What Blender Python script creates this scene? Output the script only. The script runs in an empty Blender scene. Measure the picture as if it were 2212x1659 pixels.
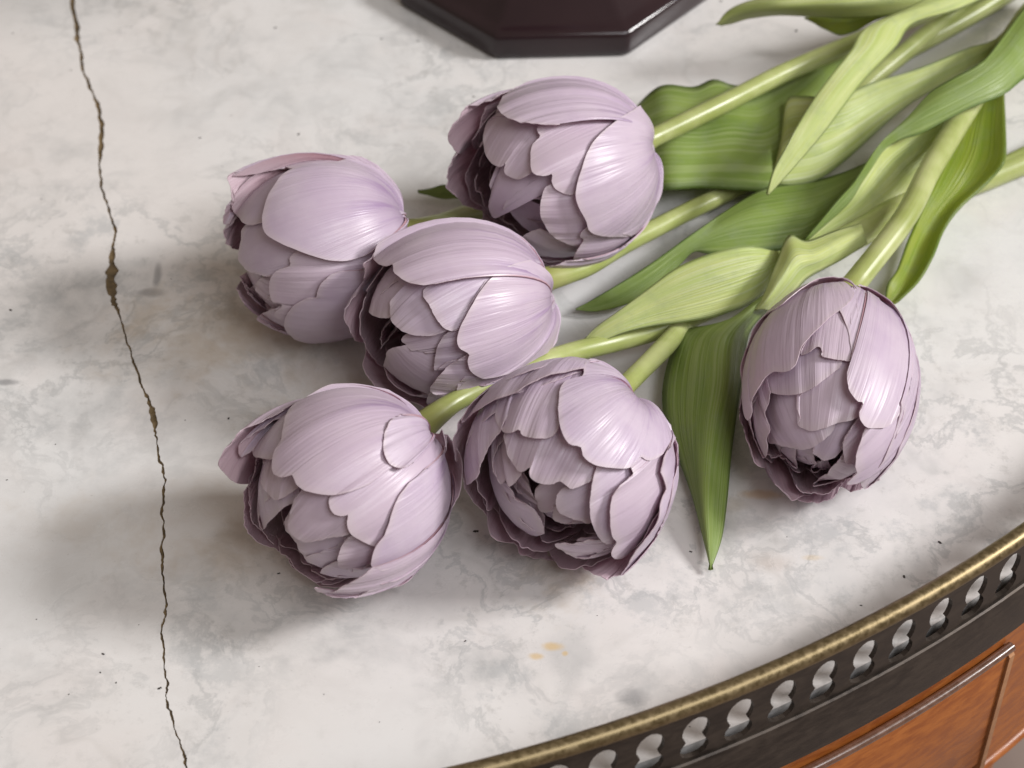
import bpy, bmesh, math, random
import numpy as np
from mathutils import Vector

# ------------------------------------------------------------------ camera, light, exposure
S = bpy.context.scene
COL = S.collection
TH = math.radians(46.0)          # pitch below the horizon
FPX, DIST = 4700.0, 0.60         # focal length in pixels of a 2212 x 1659 picture, metres to the table
CAM = np.array([0.0, -DIST*math.cos(TH), DIST*math.sin(TH)])
FWD = np.array([0.0, math.cos(TH), -math.sin(TH)])
UP = np.array([0.0, math.sin(TH), math.cos(TH)])
RT = np.array([1.0, 0.0, 0.0])

cd = bpy.data.cameras.new('camera')
cd.sensor_width = 36.0
cd.lens = FPX/2212.0*36.0
cd.clip_start, cd.clip_end = 0.02, 50.0
cd.dof.use_dof = True
cd.dof.focus_distance = 0.555
cd.dof.aperture_fstop = 17.0
co = bpy.data.objects.new('camera', cd)
COL.objects.link(co)
co.location = CAM
co.rotation_euler = (math.pi/2 - TH, 0, 0)
S.camera = co

W = bpy.data.worlds.new('World')
S.world = W
W.use_nodes = True
bg = W.node_tree.nodes['Background']
bg.inputs['Color'].default_value = (1.0, 0.84, 0.69, 1)
bg.inputs['Strength'].default_value = 0.285

def area(name, loc, target, size, size_y, power, color):
    l = bpy.data.lights.new(name, 'AREA')
    l.shape = 'RECTANGLE'; l.size = size; l.size_y = size_y
    l.energy = power; l.color = color
    o = bpy.data.objects.new(name, l)
    COL.objects.link(o)
    o.location = loc
    o.rotation_euler = (Vector(target)-Vector(loc)).to_track_quat('-Z', 'Y').to_euler()
    return o
area('window_and_fill', (2.35, 0.0, 1.55), (0, 0, 0), 0.66, 0.55, 82, (1.0, 0.985, 0.975))  # window to the right
area('window_and_fill', (0.95, -1.0, 1.75), (0, 0, 0), 1.2, 1.0, 21, (0.95, 0.97, 1.0))  # added soft fill to brighten the front faces, not a window

S.cycles.max_bounces = 9; S.cycles.diffuse_bounces = 6; S.cycles.glossy_bounces = 3; S.cycles.transmission_bounces = 5
S.view_settings.view_transform = 'Standard'
S.view_settings.look = 'None'
S.view_settings.exposure = -0.03
S.view_settings.gamma = 1.0
S.view_settings.use_curve_mapping = False

# ------------------------------------------------------------------ helpers
rng = np.random.RandomState(7)
random.seed(7)

def ray(x, y):
    return FWD*FPX + RT*(x-1106.0) - UP*(y-829.5)
def at(x, y, h=0.0):
    """the point h metres above the marble that is seen at pixel x, y"""
    d = ray(x, y)
    return CAM + d*((h-CAM[2])/d[2])
def catmull(P, n):
    """n points, evenly spaced, along a smooth curve through the rows of P"""
    P = np.asarray(P, float)
    Q = np.vstack([2*P[0]-P[1], P, 2*P[-1]-P[-2]])
    out = []
    for i in range(1, len(Q)-2):
        p0, p1, p2, p3 = Q[i-1], Q[i], Q[i+1], Q[i+2]
        for t in np.linspace(0, 1, 12, endpoint=False):
            out.append(0.5*((2*p1)+(-p0+p2)*t+(2*p0-5*p1+4*p2-p3)*t*t+(-p0+3*p1-3*p2+p3)*t**3))
    out.append(Q[-2])
    out = np.array(out)
    s = np.r_[0, np.cumsum(np.linalg.norm(np.diff(out, axis=0), axis=1))]
    q = np.linspace(0, s[-1], n)
    return np.stack([np.interp(q, s, out[:, k]) for k in range(out.shape[1])], 1)
def spline_at(P, n):
    """n points, even in the parameter, through the rows of P"""
    P = np.asarray(P, float)
    Q = np.vstack([2*P[0]-P[1], P, 2*P[-1]-P[-2]])
    out = []
    for q in np.linspace(0, len(P)-1, n):
        i = min(int(q), len(P)-2); t = q-i
        p0, p1, p2, p3 = Q[i], Q[i+1], Q[i+2], Q[i+3]
        out.append(0.5*((2*p1)+(-p0+p2)*t+(2*p0-5*p1+4*p2-p3)*t*t+(-p0+3*p1-3*p2+p3)*t**3))
    return np.array(out)
def noise1(x, seed):
    r = np.random.RandomState(seed % 100000)
    tab = r.uniform(-1, 1, 256)
    i = np.floor(x).astype(int); f = x-i; f = f*f*(3-2*f)
    return tab[i % 256]*(1-f)+tab[(i+1) % 256]*f

def link(name, verts, faces, mat, parent=None, loc=(0, 0, 0), smooth=True, attr=None):
    me = bpy.data.meshes.new(name)
    v = np.asarray(verts, float)-np.asarray(loc, float)
    me.from_pydata(v.tolist(), [], faces)
    me.polygons.foreach_set('use_smooth', [smooth]*len(me.polygons))
    if attr is not None:
        a = me.attributes.new('pt', 'FLOAT_COLOR', 'POINT')
        a.data.foreach_set('color', np.asarray(attr, np.float32).ravel())
    me.update()
    o = bpy.data.objects.new(name, me)
    COL.objects.link(o)
    me.materials.append(mat)
    if parent is not None:
        o.parent = parent
    return o
def empty(name, loc, label, cat, group=None):
    o = bpy.data.objects.new(name, None)
    o.empty_display_size = 0.02
    COL.objects.link(o)
    o.location = loc
    o['label'] = label; o['category'] = cat
    if group: o['group'] = group
    return o
def sheet(G, th, flip=False, outward=None):
    """closed thin solid from a grid of points G[i][j]; th(i,j) = thickness"""
    n, m = G.shape[:2]
    du = np.gradient(G, axis=0); dv = np.gradient(G, axis=1)
    N = np.cross(du, dv)
    N /= (np.linalg.norm(N, axis=2, keepdims=True)+1e-12)
    if flip: N = -N
    if outward is not None: N = N*np.where(np.sum(N*outward, axis=2, keepdims=True) < 0, -1.0, 1.0)
    B = G-N*th[..., None]
    V = np.concatenate([G.reshape(-1, 3), B.reshape(-1, 3)])
    k = n*m
    F = []
    idx = lambda i, j: i*m+j
    for i in range(n-1):
        for j in range(m-1):
            q = [idx(i, j), idx(i+1, j), idx(i+1, j+1), idx(i, j+1)]
            if flip: q = q[::-1]
            F.append(q); F.append([a+k for a in q[::-1]])
    per = [idx(i, 0) for i in range(n)]+[idx(n-1, j) for j in range(1, m)]+[idx(i, m-1) for i in range(n-2, -1, -1)]+[idx(0, j) for j in range(m-2, 0, -1)]
    for a, b in zip(per, per[1:]+per[:1]):
        q = [b, a, a+k, b+k]
        if flip: q = q[::-1]
        F.append(q)
    return V, F
def lathe(name, prof, mat, parent=None, loc=(0, 0, 0), n=180, a0=0.0, a1=360.0, smooth=True, closed_prof=True, sharp=True):
    """revolve the closed (r, z) profile round the table's centre"""
    full = abs(a1-a0-360) < 1e-6
    k = n if full else n+1
    ang = np.radians(a0+(a1-a0)*np.arange(k)/n)
    V = []; F = []
    for a in ang:
        for r, z in prof:
            V.append((TC[0]+r*math.cos(a), TC[1]+r*math.sin(a), z))
    m = len(prof)
    for i in range(n):
        i2 = (i+1) % k
        for j in range(m if closed_prof else m-1):
            j2 = (j+1) % m
            F.append((i*m+j, i2*m+j, i2*m+j2, i*m+j2))
    if not full and closed_prof:
        F.append(tuple(range(m))[::-1]); F.append(tuple((k-1)*m+j for j in range(m)))
    o = link(name, V, F, mat, parent, loc, smooth)
    if sharp:
        o.data.set_sharp_from_angle(angle=math.radians(35))
    return o
def tube(name, pts, rad, mat, parent=None, loc=(0, 0, 0), nseg=14, n=60, attr=True):
    """round bar through pts (world), rad = list of (fraction, radius)"""
    C = catmull(pts, n)
    T = np.gradient(C, axis=0); T /= np.linalg.norm(T, axis=1, keepdims=True)
    q = np.linspace(0, 1, n)
    R = np.interp(q, [a for a, b in rad], [b for a, b in rad])
    R = R*(1+0.03*noise1(q*14, int(abs(C[0, 0])*1e5)))
    V = []; F = []; A = []
    for i in range(n):
        t = T[i]; s = np.cross(t, [0, 0, 1]); s /= np.linalg.norm(s); b = np.cross(s, t)
        for k in range(nseg):
            a = 2*math.pi*k/nseg
            V.append(C[i]+R[i]*(math.cos(a)*s+math.sin(a)*b)); A.append((0, k/nseg, q[i], 0.5))
    for i in range(n-1):
        for k in range(nseg):
            k2 = (k+1) % nseg
            F.append((i*nseg+k, i*nseg+k2, (i+1)*nseg+k2, (i+1)*nseg+k))
    F.append(tuple(range(nseg))[::-1]); F.append(tuple((n-1)*nseg+k for k in range(nseg)))
    return link(name, V, F, mat, parent, loc, True, A)

# ------------------------------------------------------------------ materials
def new_mat(name):
    m = bpy.data.materials.new(name); m.use_nodes = True
    nt = m.node_tree; b = nt.nodes['Principled BSDF']
    return m, nt, b
class N:
    """small helper to wire node trees"""
    def __init__(s, nt): s.nt = nt
    def add(s, t, **kw):
        n = s.nt.nodes.new(t)
        for k, v in kw.items(): setattr(n, k, v)
        return n
    def put(s, sock, v):
        if hasattr(v, 'is_linked'): s.nt.links.new(v, sock)
        else: sock.default_value = v
    def math(s, op, a, b=0.0, c=0.0, clamp=False):
        n = s.add('ShaderNodeMath', operation=op, use_clamp=clamp)
        s.put(n.inputs[0], a); s.put(n.inputs[1], b)
        if op in ('MULTIPLY_ADD', 'SMOOTH_MIN'): s.put(n.inputs[2], c)
        return n.outputs[0]
    def mix(s, f, a, b, blend='MIX'):
        n = s.add('ShaderNodeMix', data_type='RGBA', blend_type=blend)
        s.put(n.inputs[0], f); s.put(n.inputs[6], a); s.put(n.inputs[7], b)
        return n.outputs[2]
    def ramp(s, f, stops):
        n = s.add('ShaderNodeMapRange', interpolation_type='SMOOTHSTEP')
        s.put(n.inputs['Value'], f)
        n.inputs['From Min'].default_value, n.inputs['From Max'].default_value = stops[0], stops[1]
        n.inputs['To Min'].default_value, n.inputs['To Max'].default_value = stops[2], stops[3]
        return n.outputs[0]
    def noise(s, vec, scale, detail=3.0, rough=0.5, dist=0.0):
        n = s.add('ShaderNodeTexNoise')
        if vec is not None: s.put(n.inputs['Vector'], vec)
        n.inputs['Scale'].default_value = scale; n.inputs['Detail'].default_value = detail
        n.inputs['Roughness'].default_value = rough; n.inputs['Distortion'].default_value = dist
        return n.outputs['Fac']
    def xyz(s, x, y, z):
        n = s.add('ShaderNodeCombineXYZ')
        s.put(n.inputs[0], x); s.put(n.inputs[1], y); s.put(n.inputs[2], z)
        return n.outputs[0]
    def bump(s, h, strength, dist):
        n = s.add('ShaderNodeBump')
        s.put(n.inputs['Height'], h); n.inputs['Strength'].default_value = strength; n.inputs['Distance'].default_value = dist
        return n.outputs[0]
    def wire(s, a, b): s.nt.links.new(a, b)

def attr4(n):
    a = n.add('ShaderNodeAttribute', attribute_name='pt')
    sp = n.add('ShaderNodeSeparateColor')
    n.wire(a.outputs['Color'], sp.inputs[0])
    return sp.outputs[0], sp.outputs[1], sp.outputs[2], a.outputs['Alpha']

def petal_material():
    m, nt, b = new_mat('tulip_petal'); n = N(nt)
    inner, u, v, r = attr4(n)
    z = n.math('MULTIPLY', r, 37.0)
    fine = n.noise(n.xyz(n.math('MULTIPLY', u, 62.0), n.math('MULTIPLY', v, 1.6), z), 1.0, 2.0, 0.55)
    broad = n.noise(n.xyz(n.math('MULTIPLY', u, 15.0), n.math('MULTIPLY', v, 1.1), z), 1.0, 3.0, 0.55)
    tex = n.add('ShaderNodeTexCoord')
    blot = n.noise(tex.outputs['Object'], 90.0, 3.0, 0.6)
    base = n.mix(n.ramp(blot, (0.3, 0.7, 0.0, 1.0)), (0.625, 0.515, 0.655, 1), (0.700, 0.600, 0.715, 1))
    base = n.mix(n.ramp(r, (0.0, 1.0, 0.0, 0.5)), base, (0.700, 0.565, 0.655, 1))
    near = n.ramp(v, (0.25, 0.80, 1.0, 0.0))
    st = n.math('MULTIPLY', n.ramp(broad, (0.46, 0.72, 0.0, 0.9)), near)
    st2 = n.math('MULTIPLY', n.ramp(fine, (0.50, 0.85, 0.0, 0.42)), n.ramp(v, (0.45, 0.98, 1.0, 0.15)))
    col = n.mix(st, base, (0.370, 0.235, 0.460, 1))
    col = n.mix(st2, col, (0.460, 0.345, 0.490, 1))
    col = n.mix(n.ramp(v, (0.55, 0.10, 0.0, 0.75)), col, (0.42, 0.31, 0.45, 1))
    col = n.mix(n.ramp(v, (0.94, 1.0, 0.0, 0.55)), col, (0.70, 0.61, 0.64, 1))
    icol = n.mix(n.ramp(v, (0.55, 1.0, 0.0, 1.0)), (0.600, 0.360, 0.410, 1), (0.67, 0.52, 0.585, 1))
    icol = n.mix(n.ramp(fine, (0.5, 0.8, 0.0, 0.4)), icol, (0.42, 0.25, 0.30, 1))
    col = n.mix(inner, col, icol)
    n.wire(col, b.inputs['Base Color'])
    rough = n.ramp(fine, (0.3, 0.7, 0.30, 0.44))
    n.wire(rough, b.inputs['Roughness'])
    b.inputs['Specular IOR Level'].default_value = 0.55
    b.inputs['Sheen Weight'].default_value = 0.08
    b.inputs['Sheen Roughness'].default_value = 0.4
    h = n.math('ADD', n.math('MULTIPLY', fine, 0.6), n.math('MULTIPLY', broad, 1.0))
    n.wire(n.bump(h, 0.36, 0.0011), b.inputs['Normal'])
    tr = n.add('ShaderNodeBsdfTranslucent')
    n.wire(n.mix(0.55, col, (0.60, 0.33, 0.42, 1)), tr.inputs[0])
    mx = n.add('ShaderNodeMixShader'); mx.inputs[0].default_value = 0.27
    n.wire(b.outputs[0], mx.inputs[1]); n.wire(tr.outputs[0], mx.inputs[2])
    n.wire(mx.outputs[0], nt.nodes['Material Output'].inputs[0])
    return m

def leaf_material(name, ca, cb, cc, trans=0.28, gloss=0.36):
    m, nt, b = new_mat(name); n = N(nt)
    side, u, v, r = attr4(n)
    z = n.math('MULTIPLY', r, 29.0)
    fine = n.noise(n.xyz(n.math('MULTIPLY', u, 46.0), n.math('MULTIPLY', v, 1.6), z), 1.0, 2.0, 0.5)
    broad = n.noise(n.xyz(n.math('MULTIPLY', u, 5.0), n.math('MULTIPLY', v, 3.0), z), 1.0, 3.0, 0.55)
    col = n.mix(n.ramp(broad, (0.32, 0.68, 0.0, 1.0)), ca, cb)
    col = n.mix(n.ramp(fine, (0.44, 0.66, 0.0, 0.75)), col, cc)
    edge = n.math('ABSOLUTE', n.math('SUBTRACT', u, 0.5))
    col = n.mix(n.ramp(edge, (0.43, 0.50, 0.0, 0.60)), col, (0.065, 0.13, 0.030, 1))
    tex = n.add('ShaderNodeTexCoord')
    dust = n.noise(tex.outputs['Object'], 160.0, 4.0, 0.65)
    col = n.mix(n.ramp(dust, (0.45, 0.75, 0.0, 0.30)), col, (0.30, 0.37, 0.22, 1))
    n.wire(col, b.inputs['Base Color'])
    n.wire(n.ramp(dust, (0.3, 0.7, gloss-0.06, gloss+0.10)), b.inputs['Roughness'])
    b.inputs['Specular IOR Level'].default_value = 0.5
    n.wire(n.bump(fine, 0.5, 0.0007), b.inputs['Normal'])
    tr = n.add('ShaderNodeBsdfTranslucent')
    n.wire(n.mix(0.6, col, (0.42, 0.44, 0.03, 1)), tr.inputs[0])
    mx = n.add('ShaderNodeMixShader'); mx.inputs[0].default_value = trans
    n.wire(b.outputs[0], mx.inputs[1]); n.wire(tr.outputs[0], mx.inputs[2])
    n.wire(mx.outputs[0], nt.nodes['Material Output'].inputs[0])
    return m

def stem_material():
    m, nt, b = new_mat('tulip_stem'); n = N(nt)
    side, u, v, r = attr4(n)
    tex = n.add('ShaderNodeTexCoord')
    a = n.noise(tex.outputs['Object'], 60.0, 3.0, 0.6)
    fine = n.noise(n.xyz(n.math('MULTIPLY', u, 26.0), n.math('MULTIPLY', v, 3.0), 0.0), 1.0, 2.0, 0.5)
    col = n.mix(n.ramp(a, (0.3, 0.7, 0.0, 1.0)), (0.300, 0.345, 0.100, 1), (0.43, 0.465, 0.20, 1))
    col = n.mix(n.ramp(fine, (0.5, 0.8, 0.0, 0.35)), col, (0.43, 0.45, 0.23, 1))
    col = n.mix(n.ramp(v, (0.10, 0.02, 0.0, 0.6)), col, (0.24, 0.22, 0.06, 1))
    n.wire(col, b.inputs['Base Color'])
    b.inputs['Roughness'].default_value = 0.32
    b.inputs['Subsurface Weight'].default_value = 0.15
    b.inputs['Subsurface Radius'].default_value = (0.002, 0.003, 0.001)
    n.wire(n.bump(fine, 0.15, 0.0005), b.inputs['Normal'])
    return m

def marble_material():
    m, nt, b = new_mat('white_marble'); n = N(nt)
    geo = n.add('ShaderNodeNewGeometry')
    P = geo.outputs['Position']
    warp = n.add('ShaderNodeTexNoise'); warp.inputs['Scale'].default_value = 22.0; warp.inputs['Detail'].default_value = 4.0
    n.wire(P, warp.inputs['Vector'])
    va = n.add('ShaderNodeVectorMath', operation='MULTIPLY_ADD')
    n.wire(warp.outputs['Color'], va.inputs[0]); va.inputs[1].default_value = (0.035, 0.035, 0.0); n.wire(P, va.inputs[2])
    Q = va.outputs[0]
    cloud = n.noise(Q, 14.0, 5.0, 0.6)
    cloud2 = n.noise(Q, 48.0, 5.0, 0.65)
    vein = n.noise(Q, 9.0, 4.0, 0.55)
    vein = n.math('ABSOLUTE', n.math('SUBTRACT', vein, 0.5))
    vein2 = n.math('ABSOLUTE', n.math('SUBTRACT', n.noise(Q, 26.0, 3.0, 0.5), 0.48))
    warm = n.noise(P, 6.0, 2.0, 0.5)
    col = n.mix(n.ramp(warm, (0.35, 0.65, 0.0, 1.0)), (0.710, 0.708, 0.706, 1), (0.728, 0.700, 0.684, 1))
    k = n.math('MULTIPLY', n.ramp(cloud, (0.42, 0.72, 0.0, 0.45)), n.ramp(cloud2, (0.34, 0.66, 0.15, 1.0)))
    col = n.mix(k, col, (0.470, 0.475, 0.475, 1))
    mott = n.noise(Q, 75.0, 4.0, 0.6)
    col = n.mix(n.ramp(mott, (0.40, 0.75, 0.0, 0.30)), col, (0.60, 0.575, 0.56, 1))
    col = n.mix(n.ramp(n.noise(Q, 30.0, 3.0, 0.55), (0.50, 0.70, 0.0, 0.22)), col, (0.745, 0.675, 0.650, 1))
    big = n.ramp(n.noise(Q, 11.0, 3.0, 0.5), (0.38, 0.62, 0.0, 1.0))
    wisp = n.math('ABSOLUTE', n.math('SUBTRACT', n.noise(Q, 24.0, 8.0, 0.66, 0.15), 0.5))
    col = n.mix(n.math('MULTIPLY', n.ramp(wisp, (0.0, 0.030, 0.52, 0.0)), big), col, (0.400, 0.405, 0.405, 1))
    dirt = n.noise(P, 150.0, 7.0, 0.75)
    col = n.mix(n.math('MULTIPLY', n.ramp(dirt, (0.52, 0.68, 0.0, 0.50)), n.ramp(big, (0.0, 1.0, 0.25, 1.0))), col, (0.43, 0.42, 0.405, 1))
    patch = n.noise(P, 34.0, 8.0, 0.74, 0.1)
    col = n.mix(n.math('MULTIPLY', n.ramp(patch, (0.52, 0.63, 0.0, 0.55)), big), col, (0.43, 0.44, 0.445, 1))
    vv = n.math('MULTIPLY', n.ramp(vein, (0.0, 0.030, 0.26, 0.0)), n.ramp(cloud2, (0.42, 0.62, 0.0, 1.0)))
    col = n.mix(vv, col, (0.42, 0.42, 0.42, 1))
    v2 = n.math('MULTIPLY', n.ramp(vein2, (0.0, 0.035, 0.22, 0.0)), n.ramp(cloud, (0.45, 0.62, 0.0, 1.0)))
    col = n.mix(v2, col, (0.40, 0.385, 0.36, 1))
    # marks with a shape of their own: pixel x, y, half size across / along (m), colour, strength
    G3 = (0.33, 0.335, 0.335, 1); BR = (0.47, 0.375, 0.27, 1); SL = (0.17, 0.17, 0.18, 1); YE = (0.66, 0.43, 0.13, 1)
    marks = [(150, 640, .022, .016, G3, .55), (45, 700, .020, .018, G3, .45), (60, 900, .035, .012, G3, .60), (300, 975, .030, .010, G3, .50),
             (210, 800, .016, .012, G3, .35), (420, 740, .030, .018, BR, .55), (600, 690, .030, .022, BR, .60), (700, 850, .022, .018, BR, .55),
             (560, 1130, .030, .014, BR, .45), (230, 1130, .030, .014, BR, .30), (480, 1190, .028, .012, BR, .35), (1200, 1225, .010, .016, BR, .70),
             (322, 633, .0042, .0020, SL, .80), (340, 598, .0013, .0060, SL, .75), (300, 570, .008, .003, G3, .5), (12, 826, .004, .0014, SL, .8),
             (165, 525, .004, .003, G3, .35), (45, 560, .006, .004, G3, .35), (110, 610, .012, .008, G3, .5), (215, 610, .012, .006, G3, .5), (330, 690, .014, .012, BR, .5), (760, 1330, .02, .012, G3, .4), (100, 1480, .012, .012, G3, .4), (640, 1370, .016, .01, G3, .35), (1060, 1425, .010, .008, G3, .35), (990, 1450, .008, .008, G3, .40),
             (1180, 1450, .014, .008, G3, .35), (1235, 1420, .006, .010, G3, .40), (1380, 1470, .008, .006, G3, .40), (1368, 1507, .004, .003, SL, .7), (900, 1230, .014, .010, G3, .35), (2050, 1090, .016, .014, G3, .32),
             (1990, 1230, .014, .010, G3, .32), (1195, 1397, .0028, .0014, YE, .80), (1157, 1418, .0022, .0010, YE, .75), (1221, 1412, .0008, .0008, YE, .75),
             (1640, 1068, .0060, .0018, (0.60, 0.40, 0.20, 1), .70), (1665, 1215, .0050, .0040, (0.52, 0.44, 0.38, 1), .5), (1570, 1090, .006, .003, BR, .45),
             (1755, 1205, .003, .001, YE, .35), (440, 350, .02, .006, G3, .30), (720, 120, .02, .012, G3, .28), (250, 90, .016, .006, G3, .40), (120, 330, .02, .008, G3, .35),
             (580, 190, .012, .02, G3, .25), (160, 405, .014, .004, G3, .55), (660, 560, .006, .02, G3, .3)]
    wob = n.add('ShaderNodeTexNoise'); wob.inputs['Scale'].default_value = 130.0; wob.inputs['Detail'].default_value = 4.0
    wob.inputs['Roughness'].default_value = 0.65
    n.wire(P, wob.inputs['Vector'])
    sub = n.add('ShaderNodeVectorMath', operation='SUBTRACT'); n.wire(wob.outputs['Color'], sub.inputs[0]); sub.inputs[1].default_value = (.5, .5, .5)
    for (px, py, sx, sy, c, st) in marks:
        p = at(px, py)
        d = n.add('ShaderNodeVectorMath', operation='SUBTRACT'); n.wire(P, d.inputs[0]); d.inputs[1].default_value = p
        e = n.add('ShaderNodeVectorMath', operation='MULTIPLY'); n.wire(d.outputs[0], e.inputs[0]); e.inputs[1].default_value = (1/sx, 1/sy, 0)
        f = n.add('ShaderNodeVectorMath', operation='MULTIPLY_ADD'); n.wire(sub.outputs[0], f.inputs[0])
        wv = 1.6 if sx > .007 else 0.9
        f.inputs[1].default_value = (wv*1.6, wv*1.6, 0); n.wire(e.outputs[0], f.inputs[2])
        l = n.add('ShaderNodeVectorMath', operation='LENGTH'); n.wire(f.outputs[0], l.inputs[0])
        lo = 0.15 if sx > .007 else 0.55
        k = n.ramp(l.outputs['Value'], (lo*0.6, 1.35, st*0.75, 0.0))
        if sx > .007: k = n.math('MULTIPLY', k, n.ramp(cloud2, (0.36, 0.64, 0.10, 1.0)))
        col = n.mix(k, col, c)
    speck = n.noise(P, 900.0, 2.0, 0.5)
    col = n.mix(n.ramp(speck, (0.70, 0.80, 0.0, 0.30)), col, (0.28, 0.25, 0.23, 1))
    n.wire(col, b.inputs['Base Color'])
    n.wire(n.ramp(cloud2, (0.3, 0.7, 0.24, 0.36)), b.inputs['Roughness'])
    b.inputs['Specular IOR Level'].default_value = 0.45
    b.inputs['Subsurface Weight'].default_value = 0.0
    n.wire(n.bump(n.noise(P, 260.0, 3.0, 0.6), 0.05, 0.0004), b.inputs['Normal'])
    return m

def simple(name, ca, cb, scale, rough, metal=0.0, spec=0.5, bump=0.0, stretch=(1, 1, 1), coat=0.0, bdist=0.0005):
    m, nt, b = new_mat(name); n = N(nt)
    tex = n.add('ShaderNodeTexCoord')
    mp = n.add('ShaderNodeMapping'); mp.inputs['Scale'].default_value = stretch
    n.wire(tex.outputs['Object'], mp.inputs[0])
    a = n.noise(mp.outputs[0], scale, 5.0, 0.62, 0.3)
    n.wire(n.mix(n.ramp(a, (0.30, 0.70, 0.0, 1.0)), ca, cb), b.inputs['Base Color'])
    n.wire(n.ramp(a, (0.3, 0.7, rough[0], rough[1])), b.inputs['Roughness'])
    b.inputs['Metallic'].default_value = metal
    b.inputs['Specular IOR Level'].default_value = spec
    b.inputs['Coat Weight'].default_value = coat
    b.inputs['Coat Roughness'].default_value = 0.12
    if bump: n.wire(n.bump(a, bump, bdist), b.inputs['Normal'])
    return m

M_PETAL = petal_material()
M_LEAF = leaf_material('tulip_leaf', (0.230, 0.340, 0.070, 1), (0.325, 0.435, 0.105, 1), (0.400, 0.500, 0.190, 1))
M_LEAF_PALE = leaf_material('pale_tulip_leaf', (0.500, 0.600, 0.180, 1), (0.620, 0.680, 0.250, 1), (0.650, 0.710, 0.400, 1), 0.26)
M_LEAF_DARK = leaf_material('dark_tulip_leaf', (0.175, 0.265, 0.048, 1), (0.245, 0.345, 0.075, 1), (0.300, 0.395, 0.120, 1), 0.22, 0.40)
M_LEAF_BACKLIT = leaf_material('backlit_tulip_leaf', (0.260, 0.370, 0.035, 1), (0.380, 0.460, 0.055, 1), (0.420, 0.490, 0.110, 1), 0.36)  # yellow-green of light coming through the leaf is put into the colour
M_STEM = stem_material()
M_MARBLE = marble_material()
M_CRACK = simple('crack_filler', (0.065, 0.045, 0.022, 1), (0.190, 0.130, 0.062, 1), 220.0, (0.7, 0.95), bump=0.6)
M_PIT = simple('dark_pit', (0.030, 0.024, 0.022, 1), (0.065, 0.052, 0.048, 1), 900.0, (0.6, 0.9))
M_BRASS = simple('worn_brass', (0.150, 0.112, 0.055, 1), (0.265, 0.205, 0.115, 1), 650.0, (0.30, 0.48), metal=0.78, bump=0.03)
M_BRONZE = simple('dark_bronze', (0.036, 0.029, 0.025, 1), (0.082, 0.066, 0.055, 1), 150.0, (0.34, 0.56), metal=0.65, bump=0.2, stretch=(1, 1, 2.5))
M_WOOD = simple('varnished_wood', (0.225, 0.060, 0.011, 1), (0.340, 0.108, 0.021, 1), 130.0, (0.38, 0.52), stretch=(1, 1, 3.0), coat=0.10, bump=0.05)
M_LIP = simple('dark_wood_lip', (0.085, 0.038, 0.022, 1), (0.145, 0.070, 0.045, 1), 320.0, (0.20, 0.30), spec=0.9, coat=0.8)
M_STRIP = simple('pale_wood_strip', (0.30, 0.135, 0.055, 1), (0.40, 0.20, 0.095, 1), 300.0, (0.35, 0.5))
M_FLOOR = simple('floor_boards', (0.20, 0.15, 0.13, 1), (0.28, 0.22, 0.19, 1), 6.0, (0.5, 0.7))

def glass_material():
    m, nt, b = new_mat('amethyst_glass'); n = N(nt)
    tex = n.add('ShaderNodeTexCoord')
    a = n.noise(tex.outputs['Object'], 40.0, 3.0, 0.5)
    n.wire(n.mix(a, (0.018, 0.008, 0.011, 1), (0.040, 0.020, 0.024, 1)), b.inputs['Base Color'])
    b.inputs['Roughness'].default_value = 0.16
    b.inputs['Transmission Weight'].default_value = 0.25
    b.inputs['IOR'].default_value = 1.5
    return m
M_GLASS = glass_material()

# ------------------------------------------------------------------ the table
TC = np.array([-0.1212, 0.2409, 0.0]); TR = 0.3992
FLOOR_Z = -0.74

fl_me = link('floor', [(-4, -4, FLOOR_Z), (4, -4, FLOOR_Z), (4, 4, FLOOR_Z), (-4, 4, FLOOR_Z)], [(0, 1, 2, 3)], M_FLOOR)
fl_me['kind'] = 'structure'

TL = (TC[0], TC[1], FLOOR_Z)
table = empty('table', TL, 'round wooden table with cracked white marble top and pierced brass gallery', 'table')

# crack: pixel x, y, width, top to bottom of the picture
CR = [(157, 0, 13), (165, 60, 12), (170, 90, 8), (176, 125, 8), (179, 150, 6), (190, 180, 6), (203, 210, 6), (216, 245, 10), (219, 285, 10), (217, 330, 7),
      (215, 370, 4.5), (221, 410, 4.5), (232, 445, 4.5), (243, 475, 5), (248, 500, 6), (245, 530, 5), (242, 550, 12), (243, 580, 19), (242, 620, 19), (246, 650, 13),
      (255, 670, 5), (267, 705, 4), (277, 745, 4), (290, 785, 4), (305, 828, 4), (318, 858, 6), (325, 875, 7), (331, 900, 11), (336, 930, 7), (337, 945, 4), (341, 985, 5),
      (352, 1010, 5), (355, 1040, 5), (352, 1075, 5), (350, 1110, 4), (353, 1145, 3.5), (349, 1200, 5), (352, 1240, 4), (358, 1290, 5), (358, 1320, 4.5), (348, 1355, 3.5),
      (353, 1400, 3.5), (355, 1440, 3), (361, 1475, 5), (361, 1505, 3), (364, 1525, 5), (375, 1555, 3.5), (385, 1595, 3.5), (397, 1632, 5), (403, 1659, 4.5)]
MR = TR-0.0038
cl = np.array([at(x, y) for x, y, w in CR]); cw = np.array([w for x, y, w in CR])/78.0/100*0.56
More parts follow.
